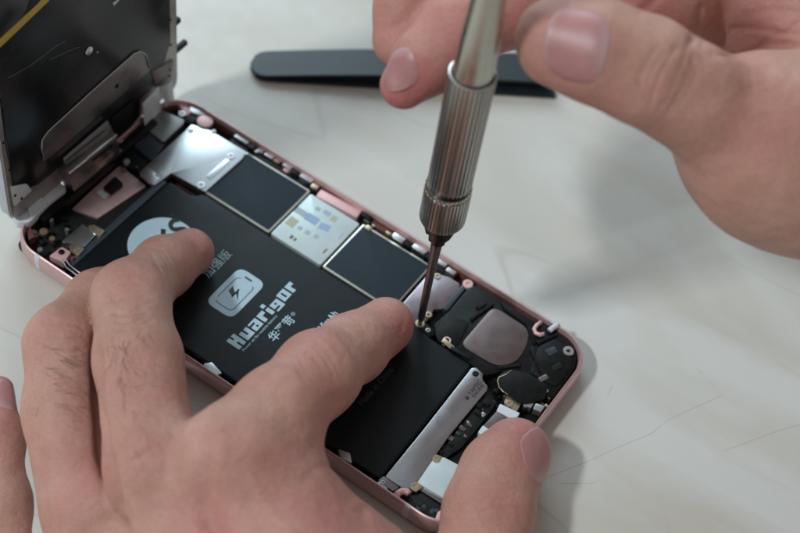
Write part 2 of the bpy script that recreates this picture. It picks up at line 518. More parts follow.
poly([(5.63, 2.36), (5.63, 2.48), (5.82, 2.20)])
obj('printed_bolt', bm, M['ink_dark'], bat)
GLYPH = dict(H=['##.##', '##.##', '#####', '#####', '##.##', '##.##', '##.##'], u=['##.##', '##.##', '##.##', '#####', '#####'],
             a=['#####', '...##', '#####', '##.##', '#####'], r=['####', '####', '##..', '##..', '##..'],
             i=['##', '##', '..', '##', '##', '##', '##'], g=['#####', '##.##', '#####', '...##', '#####'], o=['#####', '##.##', '##.##', '##.##', '#####'])
def block_text(word, x, y, ux, uy, m):
    bm = bmesh.new(); cur = 0
    for ch in word:
        rows = GLYPH[ch]; n = len(rows); base = 1 if ch == 'g' else 0
        for k, row in enumerate(rows):
            h0 = (n - 1 - k - base) * ux; j = 0
            while j < len(row):
                if row[j] == '#':
                    e = j
                    while e < len(row) and row[e] == '#': e += 1
                    bm.faces.new([bm.verts.new(p) for p in ((x - h0, y + (cur + j) * uy, zb + .006), (x - h0, y + (cur + e) * uy, zb + .006),
                                                           (x - h0 - ux, y + (cur + e) * uy, zb + .006), (x - h0 - ux, y + (cur + j) * uy, zb + .006))])
                    j = e
                else: j += 1
        cur += len(rows[0]) + 1
    bmesh.ops.remove_doubles(bm, verts=bm.verts, dist=.0005)
    for v in bm.verts: assert v.co.z > .5
    o = obj('printed_text', bm, M[m], bat, smooth=False)
    return o
block_text('Huarigor', 6.76, 1.06, .0575, .0583, 'ink')
text('Power on for mobile battery', 6.885, 1.09, zb, .105, 'ink', bat, sx=1.12)
text('华严苛', 7.30, 1.78, zb, .31, 'ink', bat, bold=.005, sx=.95)
text('®', 7.20, 2.70, zb, .15, 'ink', bat)
text('加强版', 4.80, 2.28, zb, .33, 'ink', bat)
text('1715mAh', 8.03, 3.49, zb, .24, 'ink', bat, 'RIGHT', bold=.006)
text('Made in China', 10.10, 1.64, zb, .23, 'ink_grey', bat, bold=.004)

# dust and lint specks on the dark parts
bm = bmesh.new()
for k in range(90):
    x = random.uniform(2.1, 13.2); y = random.uniform(.4, 4.3) if x < 11.5 else random.uniform(4.9, 5.2)
    zt = zb + .002 if x < 11.5 else .638
    if x < 11.5 and random.random() < .25: y = random.uniform(4.6, 6.2); zt = .517
    r_ = random.choice([.004, .005, .006, .008]); a0 = random.uniform(0, 6.28); ln = random.choice([1, 1, 1, 3, 6])
    p = [(x + r_ * ln * math.cos(a0), y + r_ * ln * math.sin(a0)), (x - r_ * math.sin(a0), y + r_ * math.cos(a0)), (x - r_ * ln * math.cos(a0), y - r_ * ln * math.sin(a0)), (x + r_ * math.sin(a0), y - r_ * math.cos(a0))]
    bm.faces.new([bm.verts.new((q[0], q[1], zt + .001 * (k % 3))) for q in p])
du = obj('dust_specks', bm, M['dust'], ph); du['kind'] = 'stuff'

# metal cans and graphite sheets on the board
w('board_cover', 2.88, 5.06, 4.46, 6.31, .36, .50, 'palemetal', .02, .06)
c1 = w('graphite_sheet', 2.93, 5.00, 4.53, 6.25, .50, .516, 'slate', .006, .03)
w('board_cover', 6.81, 9.02, 4.46, 6.31, .36, .50, 'palemetal', .02, .06)
w('graphite_sheet', 6.86, 8.97, 4.53, 6.25, .50, .516, 'slate', .006, .03)
cm = w('board_cover', 5.13, 6.75, 4.46, 6.22, .36, .53, 'sheet', .02, .05)
zc = .532
def mark(cx, cy, sx, sy, m, a=0):
    p = U(cx, cy, zc); ca, sa = math.cos(a), math.sin(a)
    q = [(p[0] + u * ca - v * sa, p[1] + u * sa + v * ca) for u, v in ((-sx, -sy), (sx, -sy), (sx, sy), (-sx, sy))]
    slab('printed_mark', q, zc - .004, zc + .003, m, cm, 0, 0, world=True)
mark(292, 222, .13, .15, 'print_beige'); mark(312, 219, .19, .13, 'print_blue'); mark(324.5, 227, .15, .11, 'print_blue', .2)
mark(300, 228, .06, .06, 'print_grey'); mark(307.5, 232.5, .07, .07, 'print_grey'); mark(316, 236.6, .06, .06, 'print_grey')
mark(301, 212, .17, .10, 'print_grey'); mark(318, 209, .07, .06, 'print_grey'); mark(327, 213, .11, .07, 'print_grey')
mark(334, 218.6, .08, .09, 'print_beige'); mark(291.5, 237, .04, .06, 'print_green'); mark(295, 239.5, .03, .05, 'print_green')
mark(341, 236, .02, .12, 'print_grey'); mark(325, 251, .02, .09, 'print_green')

slab('rose_block', [(321, 189), (362, 210.5), (357, 217.5), (316, 196)], .3, .56, 'rose_pale', ph, .03, .05)
# upper shield
sh = slab('upper_shield', [(191.5, 124.4), (211, 131), (246.5, 152), (242, 159), (205, 192), (171, 173), (154, 185.5), (139, 172.5), (186, 130)], .40, .565, 'steel', ph, .018, .05)
slab('foil_tab', [(139.5, 172.8), (147, 166.5), (160.5, 176.5), (154, 185)], .565, .575, 'steel', sh, .004)
slab('pressed_rib', [(206, 176), (227, 158), (231, 161), (210, 180)], .56, .583, 'steel', sh, .012, .05)
for a, b_, r in ((231, 156, .12), (201, 185, .13), (158.5, 174.5, .08), (213.5, 131.5, .07), (191, 130, .08)):
    screw(a, b_, .585, r, 'satin', sh)
# middle bracket by the screwdriver tip
br = slab('metal_bracket', [(430, 272), (449.5, 277), (460, 284), (458.5, 290), (442, 309), (434, 309), (427, 321), (413, 324), (403, 303)], .40, .555, 'bracket', ph, .018, .05)
slab('dark_strip', [(462, 284.5), (466.5, 287), (447.5, 310.5), (442.5, 308.5)], .35, .56, 'flexblue', ph, .012, .03)
screw(437.5, 276, .575, .10, 'gold', br); screw(428.5, 314.5, .575, .10, 'gold', br); screw(420, 323.2, .555, .13, 'gold', br)
screw(468, 283.5, .60, .14, 'rose_pale', ph); screw(428, 330, .56, .07, 'satin', ph)
slab('black_clip', [(411, 322), (427, 323), (437, 334), (428, 338), (414, 330)], .4, .548, 'black', ph, .03, .06)

# loudspeaker
spk = slab('loudspeaker', [(467, 289), (476, 284.5), (497, 298), (530, 318), (545, 323), (568, 338), (576, 350), (576, 366), (553, 398), (545, 396),
                           (520, 378), (503, 371), (485, 376), (474, 366), (455, 352), (436, 338), (434, 324), (448, 312)], .15, .60, 'black', ph, .035, .12)
slab('raised_ridge', [(500, 300), (532, 320), (543, 333), (534, 345), (527, 325), (504, 309)], .58, .64, 'black', spk, .03, .08)
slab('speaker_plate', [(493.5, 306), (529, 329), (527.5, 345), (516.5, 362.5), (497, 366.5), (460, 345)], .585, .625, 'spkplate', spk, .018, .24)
slab('speaker_box_lid', [(436, 330), (447, 314), (470, 322), (458, 345), (450, 348), (437, 340)], .59, .622, 'black', spk, .02, .10)
slab('speaker_corner', [(538, 347), (556, 338), (572, 352), (572, 367), (556, 387), (530, 373)], .59, .635, 'black', spk, .03, .12)
screw(447, 340, .62, .14, 'rose_pale', spk); screw(568.5, 350.5, .66, .14, 'satin', spk)
slab('gold_tab', [(441, 341), (445, 338), (455, 347), (452, 350)], .60, .628, 'gold', spk, .01, .03)
# moulded ribs, seams and small parts of the loudspeaker box
for q in ([(470, 318), (474, 314), (492, 303), (494, 304.5), (476, 317), (472, 321)], [(530, 348), (533, 346), (541, 372), (538, 373)], [(536, 341), (557, 333), (558, 335), (538, 344)],
          [(452, 346), (470, 357), (469, 359.5), (450, 348.5)], [(498, 366), (520, 363.5), (521, 366), (499, 369)]):
    slab('moulded_rib', q, .59, .652, 'black', spk, .012, .01)
for q, m_ in (([(545, 350), (554, 346), (558, 352), (549, 356)], 'flexblue'), ([(551, 366), (560, 362), (563, 367), (554, 371)], 'pcb'), ([(476, 306), (484, 301), (487, 304), (479, 309)], 'pcb'),
              ([(538, 378), (546, 374), (549, 378), (541, 382)], 'bronze')):
    slab('speaker_contact', q, .59, .648, m_, spk, .008, .01)
for k in range(26):
    cx, cy = (random.uniform(492, 506), random.uniform(383, 402)) if k < 8 else (random.uniform(522, 550), random.uniform(388, 410)) if k < 17 else (random.uniform(462, 500), random.uniform(398, 440))
    q = U(cx, cy, .58); s = random.uniform(.025, .07)
    w('board_component', q[0] - s, q[0] + s, q[1] - s * .7, q[1] + s * .7, .34, random.uniform(.50, .60), random.choice(['pcb', 'satin', 'black', 'bronze', 'gold', 'flexblue']), .008)
# C shaped rose clip and white pin near the far corner
P = [U(a, b_, .66) for a, b_ in ((541, 322), (537, 325), (534, 329), (535.5, 333), (540, 335), (544, 334))]
obj('rose_clip', tube_bm(P, .055, 8), M['rose_pale'], ph)
P = [U(a, b_, .69) for a, b_ in ((549.5, 330.5), (552, 328.5), (556, 326), (558.5, 324.5))]
obj('white_pin', tube_bm(P, .075, 8), M['white'], ph)

# lower end
slab('black_flap', [(497, 378), (501, 373), (512, 369), (530, 374), (548, 386), (545, 399), (525, 404), (514, 399), (506, 393), (499, 387)], .5, .655, 'black', ph, .02, .08)
P = [U(a, b_, .655) for a, b_ in ((511.5, 370), (506, 374.5), (498.5, 377.5), (497.5, 381), (499, 387), (503, 391.5), (508, 394.5))]
obj('flap_edge', tube_bm(P, .014, 6), M['gold'], ph)
slab('gold_tab', [(507, 395), (521.5, 403), (517, 411.5), (504, 403)], .4, .575, 'gold', ph, .012, .04)
screw(510, 403, .60, .10, 'gold', ph)
slab('white_connector', [(500, 403.5), (520, 413), (515, 420), (496.5, 411)], .4, .585, 'white', ph, .015, .03)
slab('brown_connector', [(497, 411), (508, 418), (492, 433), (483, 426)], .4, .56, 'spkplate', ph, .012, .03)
slab('white_connector', [(483, 425), (490, 430), (484, 437), (478, 432)], .4, .57, 'white', ph, .012, .03)
slab('white_connector', [(508, 418), (515, 421), (497, 440), (491, 434)], .4, .565, 'white', ph, .012, .03)
for q in ([(526, 400), (534, 403), (531, 408), (523, 405)], [(536, 403), (545, 406), (541, 412), (533, 409)], [(541, 391), (547, 388), (549, 391), (543, 395)]):
    slab('metal_contact', q, .4, .62, 'satin', ph, .012, .02)
# vibration motor: the long plate by the battery
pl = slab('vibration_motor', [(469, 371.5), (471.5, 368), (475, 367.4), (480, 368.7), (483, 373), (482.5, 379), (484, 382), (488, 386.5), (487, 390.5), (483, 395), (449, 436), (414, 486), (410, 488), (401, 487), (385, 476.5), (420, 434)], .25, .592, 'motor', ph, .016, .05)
bm = lathe_bm([(.085, .585), (.085, .597), (.05, .598)], 20)
bmesh.ops.translate(bm, vec=(*U(475.5, 373.6, .597)[:2], 0), verts=bm.verts); obj('screw_hole', bm, M['black'], pl)
p = U(467, 398, .592)
bm = lathe_bm([(.05, .585), (.05, .596)], 16); bmesh.ops.translate(bm, vec=(p[0], p[1], 0), verts=bm.verts); obj('printed_dot', bm, M['ink_dark'], pl)
p = U(471, 395.5, .592); text('TAPTIC', p[0], p[1], .592, .15, 'ink_dark', pl)
p = U(474.5, 398, .592); text('ENGINE', p[0], p[1], .592, .13, 'ink_dark', pl)
slab('flex_cable', [(486, 393), (497, 402), (484, 420), (462, 447), (440, 462), (415, 490), (411, 488), (450, 440)], .3, .50, 'pcb', ph, .02, .03)
for k in range(16):
    t = k / 15; cx = 487 - 62 * t + random.uniform(-4, 4); cy = 402 + 66 * t + random.uniform(-3, 3)
    s = random.uniform(.04, .1); p = U(cx, cy, .52)
    w('board_component', p[0] - s, p[0] + s, p[1] - s * .6, p[1] + s * .6, .48, .52 + random.uniform(0, .03), random.choice(['pcb', 'black', 'bronze', 'black', 'flexblue']), .006)
wb = slab('connector_shield', [(444, 457), (461, 466), (470, 476), (446, 499.5), (417, 482.5), (433, 459)], .4, .575, 'sheet', ph, .015, .04)
screw(436.5, 458.3, .59, .11, 'gold', wb); screw(415, 486, .59, .13, 'gold', wb)
slab('shield_tab', [(430, 459), (436, 454.5), (443, 457), (438, 462)], .5, .578, 'gold', wb, .01, .03)
slab('shield_tab', [(408, 487), (415, 482), (423, 487), (416, 492)], .5, .578, 'gold', wb, .01, .03)
slab('brown_strip', [(423, 485), (446, 500), (445, 505.5), (420, 490)], .3, .50, 'bronze', ph, .01, .02)
slab('audio_board', [(410, 495), (422, 493), (443, 507), (438, 519), (420, 515), (405, 506)], .3, .52, 'pcb', ph, .012, .05)
for k in range(22):
    cx = random.uniform(411, 439); cy = 497 + (cx - 411) * .5 + random.uniform(-1, 11)
    s = random.uniform(.02, .06); p = U(cx, cy, .55)
    w('board_component', p[0] - s, p[0] + s, p[1] - s * .7, p[1] + s * .7, .5, .53 + random.uniform(0, .03), random.choice(['pcb', 'satin', 'flexblue', 'black', 'gold', 'flexblue']), .005)
P = [U(a, b_, .62) for a, b_ in ((396, 497), (398, 493), (402, 491), (407, 491.5), (409, 494))]
obj('rose_clip', tube_bm(P, .09, 8), M['rose_pale'], ph)
slab('rose_clip', [(438, 511), (445, 508), (447, 515), (441, 521), (435, 519)], .3, .62, 'rose_pale', ph, .03, .08)
for q, m_ in (([(378, 480), (384, 476), (399, 487), (393, 491)], 'bronze'), ([(375, 484), (380, 481), (390, 490), (386, 494)], 'satin'),
              ([(203, 364), (212, 362), (222, 373), (214, 376)], 'satin'), ([(338, 449), (350, 453), (352, 463), (341, 458)], 'satin')):
    slab('metal_clip', q, .3, .63, m_, ph, .012, .03)
screw(383, 482, .65, .06, 'satin', ph); screw(388, 490, .65, .05, 'black', ph)

# upper left corner of the board
slab('rose_floor_panel', [(72, 209), (98, 218), (146, 186), (120, 165), (92, 190)], .2, .34, 'rose', ph, .01, .03)
slab('cable_connector', [(103, 187), (115, 176), (123, 183), (111, 192)], .3, .50, 'black', ph, .02, .03)
slab('glue_patch', [(97, 192), (104, 189), (111, 193), (104, 199)], .33, .36, 'milky', ph, .012, .04)
slab('silver_cover', [(82.5, 224), (97, 233.5), (84, 247), (62, 241)], .3, .54, 'steel', ph, .015, .03)
for q in ([(88, 225.5), (94, 224.5), (105, 230.5), (100, 236.5), (93, 233)], [(69, 245), (77, 243), (84.5, 248.5), (78, 256), (70, 250)]):
    slab('gold_tab', q, .4, .56, 'gold', ph, .012, .03)
screw(97, 230.5, .575, .08, 'satin', ph); screw(77, 248.5, .575, .08, 'satin', ph)
slab('rose_bracket', [(62, 246.6), (71, 252), (64, 262), (49, 256)], .3, .58, 'rose_pale', ph, .012, .04)
bm = lathe_bm([(.085, .57), (.085, .588)], 16); bmesh.ops.translate(bm, vec=(*U(61.5, 252, .588)[:2], 0), verts=bm.verts); obj('bracket_hole', bm, M['black'], ph)
slab('rose_wall_tab', [(25, 229), (30, 226), (35, 236), (29, 240)], .2, .55, 'rose_in', ph, .012, .03)
screw(43.6, 231, .56, .11, 'gold', ph); screw(52, 238, .52, .08, 'gold', ph); screw(40, 249, .6, .07, 'satin', ph)
slab('orange_contact', [(71, 256), (76, 256), (75, 261), (70, 260)], .3, .5, 'rose_in', ph, .01)
for off in (0, 3):
    P = [U(a + off, b_ - off * .8, .58) for a, b_ in ((59, 262), (64, 263), (66, 267), (75, 274), (86, 281))]
    obj('antenna_wire', tube_bm(P, .018, 6), M['satin'], ph)
screw(123.5, 142, .60, .10, 'satin', ph); screw(126.5, 161, .56, .09, 'satin', ph)
slab('black_bracket', [(128, 130), (143, 144), (136, 152), (152, 162), (140, 172), (112, 160), (114, 140)], .25, .45, 'black', ph, .03, .05)
slab('front_flex_cable', [(144, 128), (164.5, 145), (152, 161), (128, 140)], .4, .545, 'flexblue', ph, .03, .05)
cam_ = slab('camera_module', [(161, 109.5), (184.5, 120), (183.5, 124), (163, 142.5), (144.5, 127)], .25, .60, 'module', ph, .025, .05)
screw(182, 113.5, .62, .11, 'satin', ph)
slab('rose_corner_block', [(176, 101), (182, 100), (192, 111), (187, 116)], .3, .60, 'rose_pale', ph, .02, .05)
slab('corner_spring', [(190, 104), (202, 108), (208, 114), (199, 115), (190, 112)], .35, .62, 'satin', ph, .02, .05)
slab('black_gasket', [(186, 113), (200, 116), (192, 124), (184, 121)], .35, .57, 'black', ph, .02, .04)
bm = lathe_bm([(.22, .5), (.22, .612), (.19, .62)], 24); bmesh.ops.translate(bm, vec=(*U(205, 121, .61)[:2], 0), verts=bm.verts)
sharp(obj('rose_washer', bm, M['rose_pale'], ph), 40)
# pieces along the far rim (outer side switch cable)
far = [(236, 134, 248, 143, 'satin', .60), (249, 144, 255, 149, 'black', .62), (258, 148, 263, 152, 'satin', .57), (266, 152, 273, 158, 'steel', .57),
       (275, 158, 280, 162, 'gold', .55), (284, 163, 292, 168, 'satin', .60), (292, 169, 300, 175, 'black', .60), (300, 172, 312, 182, 'steel', .59), (312, 184, 318, 188, 'gold', .58),
       (363, 213, 371, 219, 'black', .60), (366, 226, 371, 229, 'gold', .55), (394, 233, 404, 241, 'steel', .62), (405, 241, 413, 247, 'black', .58),
       (414, 244, 426, 253, 'steel', .62), (426, 254, 435, 260, 'black', .58), (435, 258, 446, 266, 'steel', .62), (447, 268, 455, 274, 'satin', .60)]
for x0, y0, x1, y1, m_, zt in far:
    a = U(x0, y0, zt); b_ = U(x1, y1, zt); cy = (a[1] + b_[1]) / 2
    w('side_spring', min(a[0], b_[0]), max(a[0], b_[0]), cy - .075, cy + .075, .3, zt, m_, .02)
slab('side_cable', [(232, 138), (318, 189.5), (315, 193), (229, 142)], .3, .50, 'black', ph, .01)
slab('side_cable', [(372, 217), (460, 270), (457, 275), (368, 222)], .3, .48, 'rose_in', ph, .01)

# ------------------------------------------------------------------ the folded up screen (upright at the short end)
dp = slabx('screen_panel', [(.30, .82), (6.90, .55), (6.90, 13.6), (.30, 13.6)], -.34, -.035, 'glass', ph, .03, .5, world=True)
tag(dp, 'screen panel standing upright, its dark metal back towards the battery')
slabx('screen_frame', [(.36, .86), (6.86, .60), (6.86, 13.5), (.36, 13.5)], -.05, -.003, 'frame_metal', dp, .01, .4, world=True)
slabx('back_shield', [(.56, 2.35), (.58, 1.95), (1.05, 1.60), (1.4, 1.45), (5.8, 1.40), (6.10, 1.75), (6.30, 2.0), (6.58, 2.6), (6.60, 13.3), (.56, 13.3)], -.01, .012, 'shield_black', dp, .008, .12, world=True)
slabx('shield_bracket', [(44, 162), (41, 141), (48, 131), (134, 54), (142, 50.5), (147, 55), (150.5, 70), (116, 100), (60, 149)], .0, .035, 'bronze', dp, .012, .12)
P = [UX(a, b_, .045) for a, b_ in ((44, 160), (41.5, 148), (42, 140), (48, 131.5), (90, 93), (134, 54), (140, 51.5), (146, 55), (149.5, 68))]
obj('bracket_lip', tube_bm(P, .022, 6), M['satin'], dp)
def dot(a, b_, r, m, h=.02, x=.036):
    bm = lathe_bm([(r, 0), (r, h), (r * .6, h * 1.3)], 18)
    c = UX(a, b_, x)
    for v in bm.verts: v.co = Vector((c[0] + v.co.z - .008, c[1] + v.co.x, c[2] + v.co.y))
    return obj('rivet', bm, M[m], dp)
dot(117, 86, .07, 'black'); dot(87.5, 50, .12, 'steel', .08, .012); dot(97, 52, .03, 'satin', .03, .012)
slabx('white_label', [(113, 3), (122, -3), (118, 2), (114, 6)], .0, .02, 'white', dp, 0)
slabx('corner_plate', [(152, 72), (174, 60), (171, 83), (156, 88)], .0, .03, 'bronze', dp, .01, .04)
slabx('corner_plate', [(11, 187), (27, 184), (32, 190.5), (15, 206.5)], .0, .035, 'white', dp, .01, .04)
dot(15, 195.5, .04, 'black'); dot(21.5, 198.5, .04, 'black'); dot(170, 70, .03, 'black'); dot(169, 76, .03, 'black')
for a, b_ in ((3.5, 143), (9.5, 170), (170.5, 20), (171, 45)): dot(a, b_, .035, 'black', .02, 0)
P = [UX(a, b_, .0) for a, b_ in ((0, 98), (6, 145), (15.5, 200))]
obj('frame_groove', tube_bm(P, .02, 6), M['black'], dp)
for a, b_, ln in ((175, 22, .18), (179, 47, .45)):
    c = UX(a, b_, -.1)
    w('side_clip', -.16, -.02, 6.84, 6.88 + ln, c[2] - .08, c[2] + .08, 'black', .02, parent=dp)
tp = slabx('adhesive_strip', [(-30, 61), (-3, 42), (38, 4), (58, -20), (66, -20), (48, 2), (2, 46), (-30, 71)], .014, .03, 'yellow', dp, .004)
slabx('black_foil', [(-30, -30), (40, -30), (22, 20), (5, 40), (-30, 60)], .010, .022, 'shield_black', dp, .004)
for pts in (((8, 78), (30, 66), (55, 47), (66, 41)), ((50, 60), (66, 52), (80, 47))):
    obj('shield_scratch', tube_bm([UX(a, b_, .012) for a, b_ in pts], .007, 4), M['bronze'], dp)

# connector block and plates at the hinge
hb = slabx('flex_backplate', [(64, 159), (108, 121), (113, 131), (112, 160), (66, 172)], .05, .10, 'satin', ph, .012, .03)
z0 = UX(96, 152, .35)[2]
def hb_box():
    a = [UX(67.5, 173, .42), UX(116.5, 134, .42), UX(120, 156, .42), UX(74, 192, .42)]
    bm = prism_bm([(p[1], p[2]) for p in a], .12, .42, .02)
    for v in bm.verts: v.co = Vector((v.co.z, v.co.x, v.co.y))
    o = obj('connector_block', bm, M['bronze'], ph); sharp(o, 40); return o
cb = hb_box()
P = [UX(a, b_, .43) for a, b_ in ((68.5, 173.5), (86, 160), (88, 157.5), (116, 135))]
obj('block_edge', tube_bm(P, .045, 6), M['steel'], cb)
slabx('block_slot', [(95, 168), (113, 154), (114, 157), (97, 171)], .40, .43, 'gold', cb, .004)
slabx('block_slot', [(92, 160), (112, 144.5), (112.5, 146.5), (93, 162)], .40, .43, 'black', cb, .004)
# milky gasket between the screen and the housing
slab('hinge_gasket', [(14, 204), (32, 193), (56, 178), (67, 188), (48, 203), (30, 222), (16, 223), (11, 213)], .55, .80, 'milky', ph, .05, .1)
slab('hinge_gasket_step', [(26, 203), (40, 196), (46, 202), (30, 216)], .78, .88, 'milky', ph, .03, .05)
slabx('gasket_edge', [(2, 175), (13, 210), (20, 222), (10, 218), (0, 195), (-4, 160)], -.36, -.30, 'milky', ph, .02, .05)
# curled white flex by the camera
def curl(bottom, top, out, name, m):
    A, B = U(*bottom[0], .60), U(*bottom[1], .60)
    bm = bmesh.new(); rows = []
    for k in range(9):
        t = k / 8; dx = -out * math.sin(t * 1.5); dz = top * (1 - math.cos(t * 1.45)) + .02 * k
        rows.append([bm.verts.new((A[0] + dx, A[1], A[2] + dz)), bm.verts.new((B[0] + dx, B[1], B[2] + dz)),
                     bm.verts.new((B[0] + dx + .02, B[1], B[2] + dz - .012)), bm.verts.new((A[0] + dx + .02, A[1], A[2] + dz - .012))])
    for i in range(8):
        for k in range(4): bm.faces.new((rows[i][k], rows[i][(k + 1) % 4], rows[i + 1][(k + 1) % 4], rows[i + 1][k]))
    bm.faces.new(rows[0]); bm.faces.new(rows[-1][::-1])
    return obj(name, bm, M[m], ph)
curl([(145, 127), (161, 110)], .85, .06, 'screen_flex_cable', 'milky')
curl([(165, 107), (174, 98)], .6, .05, 'screen_flex_cable', 'milky')
# dark cable bridge under the screen
slab('hinge_cable', [(66, 190), (118, 158), (128, 140), (146, 124), (140, 112), (112, 128), (60, 172)], .3, .42, 'black', ph, .03, .05)
slabx('hinge_cable', [(112, 118), (134, 100), (140, 100), (140, 116), (112, 150)], .02, .05, 'black', ph, .01, .05)
w('earpiece_housing', .17, .46, 1.0, 5.5, .2, .66, 'black', .04, .08)
w('earpiece_mesh', .22, .40, 2.6, 4.1, .64, .675, 'bronze', .01, .05)
for k in range(34):
    q = U(random.uniform(30, 75), random.uniform(205, 262), .5) if k < 20 else U(random.uniform(112, 150), random.uniform(125, 170), .5)
    if not (.3 < q[0] < 1.65 and .35 < q[1] < 6.2): continue
    s = random.uniform(.03, .09)
    w('board_component', q[0] - s, q[0] + s, q[1] - s * .7, q[1] + s * .7, .25, random.uniform(.36, .55), random.choice(['pcb', 'satin', 'black', 'gold', 'black', 'bronze', 'milky', 'satin']), .01)
for k in range(26):
    x = random.uniform(1.9, 9.6)
    if 5.1 < x < 6.8: continue
    s = random.uniform(.03, .09)
    w('board_component', x - s, x + s, 6.40, 6.40 + random.uniform(.05, .12), .3, random.uniform(.42, .58), random.choice(['pcb', 'satin', 'black', 'gold', 'bronze', 'rose_pale', 'steel']), .01)

# ------------------------------------------------------------------ screwdriver (upright, tip in a bracket screw)
tipz = .565
sx, sy = U(420, 323, .56)[:2]
sd = empty('screwdriver', (sx, sy, tipz))
tag(sd, 'slim nickel precision screwdriver standing upright, its tip in a screw on the phone board', 'screwdriver')
def sdpart(name, prof, m, seg=48, mod=None, parent=sd, ang=30):
    bm = lathe_bm(prof, seg, mod)
    bmesh.ops.translate(bm, vec=(sx, sy, tipz), verts=bm.verts)
    return sharp(obj(name, bm, M[m], parent), ang)
sdpart('bit', [(.045, 0), (.055, .03), (.085, .25), (.095, .32), (.105, 2.2), (.13, 3.0), (.165, 3.75), (.17, 4.0)], 'darksteel', 20)
ck = sdpart('chuck', [(.14, 3.42), (.22, 3.47), (.24, 3.70), (.33, 3.78), (.44, 4.18), (.46, 4.32), (.46, 4.5)], 'chuck_steel', 6 * 6,
       mod=lambda k, r, z: r * (1 if k % 12 > 1 else .86))
sdpart('chuck_ring', [(.42, 4.24), (.52, 4.30), (.545, 4.36), (.545, 5.30), (.535, 5.36), (.47, 5.37)], 'nickel_knurl', 240,
       mod=lambda k, r, z: r - (.05 if k % 6 in (0, 1) and 4.33 < z < 5.33 else 0))
sdpart('ring_bead', [(.47, 5.37), (.535, 5.38), (.545, 5.43), (.53, 5.48), (.46, 5.49)], 'nickel', 120,
       mod=lambda k, r, z: r - (.02 if k % 4 < 2 else 0))
sdpart('neck', [(.44, 5.45), (.44, 5.62)], 'black', 40)
sdpart('grip', [(.44, 5.59), (.50, 5.60), (.51, 5.64), (.515, 9.06), (.505, 9.10), (.47, 9.11), (.46, 9.02)], 'nickel_knurl', 256,
       mod=lambda k, r, z: r - (.055 if k % 8 in (0, 1, 2) and 5.58 < z < 9.08 else 0))
sdpart('shaft', [(.44, 9.00), (.44, 9.3), (.405, 10.2), (.34, 11.3), (.33, 12.6), (.36, 14.0), (.37, 15.2)], 'nickel', 64)
sdpart('end_cap', [(.30, 15.2), (.42, 15.25), (.46, 15.4), (.46, 15.75), (.38, 15.95), (.15, 16.05)], 'nickel', 64)

# ------------------------------------------------------------------ black tweezers behind
tz = empty('tweezers', tuple(U(262, 67, 0)))
tag(tz, 'black coated tweezers lying on the table behind the screwdriver', 'tweezers')
A0 = U(250, 69, 0); A1 = U(538, 79.3, 0)
ax = (A1 - A0); ax[2] = 0; LEN = np.linalg.norm(ax); ax /= LEN; sd_ = np.array([-ax[1], ax[0], 0])
def blade(name, hgt, wfun, lift, y_off=0, thick=.10, end=1.0):
    bm = bmesh.new(); rows = []; n = 60
    for i in range(n + 1):
        s = i / n * end; d = s * LEN
        wd = wfun(s)
        if d < .5: wd *= math.sqrt(max(.0, 1 - ((.5 - d) / .5) ** 2)) * .97 + .03
        c = A0 + ax * d + sd_ * y_off * s; z = lift + hgt * math.sin(min(1, s * 1.25) * math.pi * .62)
        row = []
        for a, b_ in ((-1, 0), (-.97, 1), (.97, 1), (1, 0), (.97, -1), (-.97, -1)):
            row.append(bm.verts.new((c[0] + sd_[0] * wd * a, c[1] + sd_[1] * wd * a, z + b_ * thick / 2)))
        rows.append(row)
    for i in range(n):
        for k in range(6): bm.faces.new((rows[i][k], rows[i][(k + 1) % 6], rows[i + 1][(k + 1) % 6], rows[i + 1][k]))
    bm.faces.new(rows[0]); bm.faces.new(rows[-1][::-1])
    return sharp(obj(name, bm, M['tweezer'], tz), 50)
wf = lambda s: .50 + .08 * min(s, 1)
blade('upper_blade', .30, wf, .17, end=1.05); blade('lower_blade', 0, wf, .056, y_off=-.20, end=1.05)
# ------------------------------------------------------------------ hands: one continuous skin each
def smin(a, b, k):
    h = np.maximum(k - np.abs(a - b), 0) / k
    return np.minimum(a, b) - h * h * k * .25

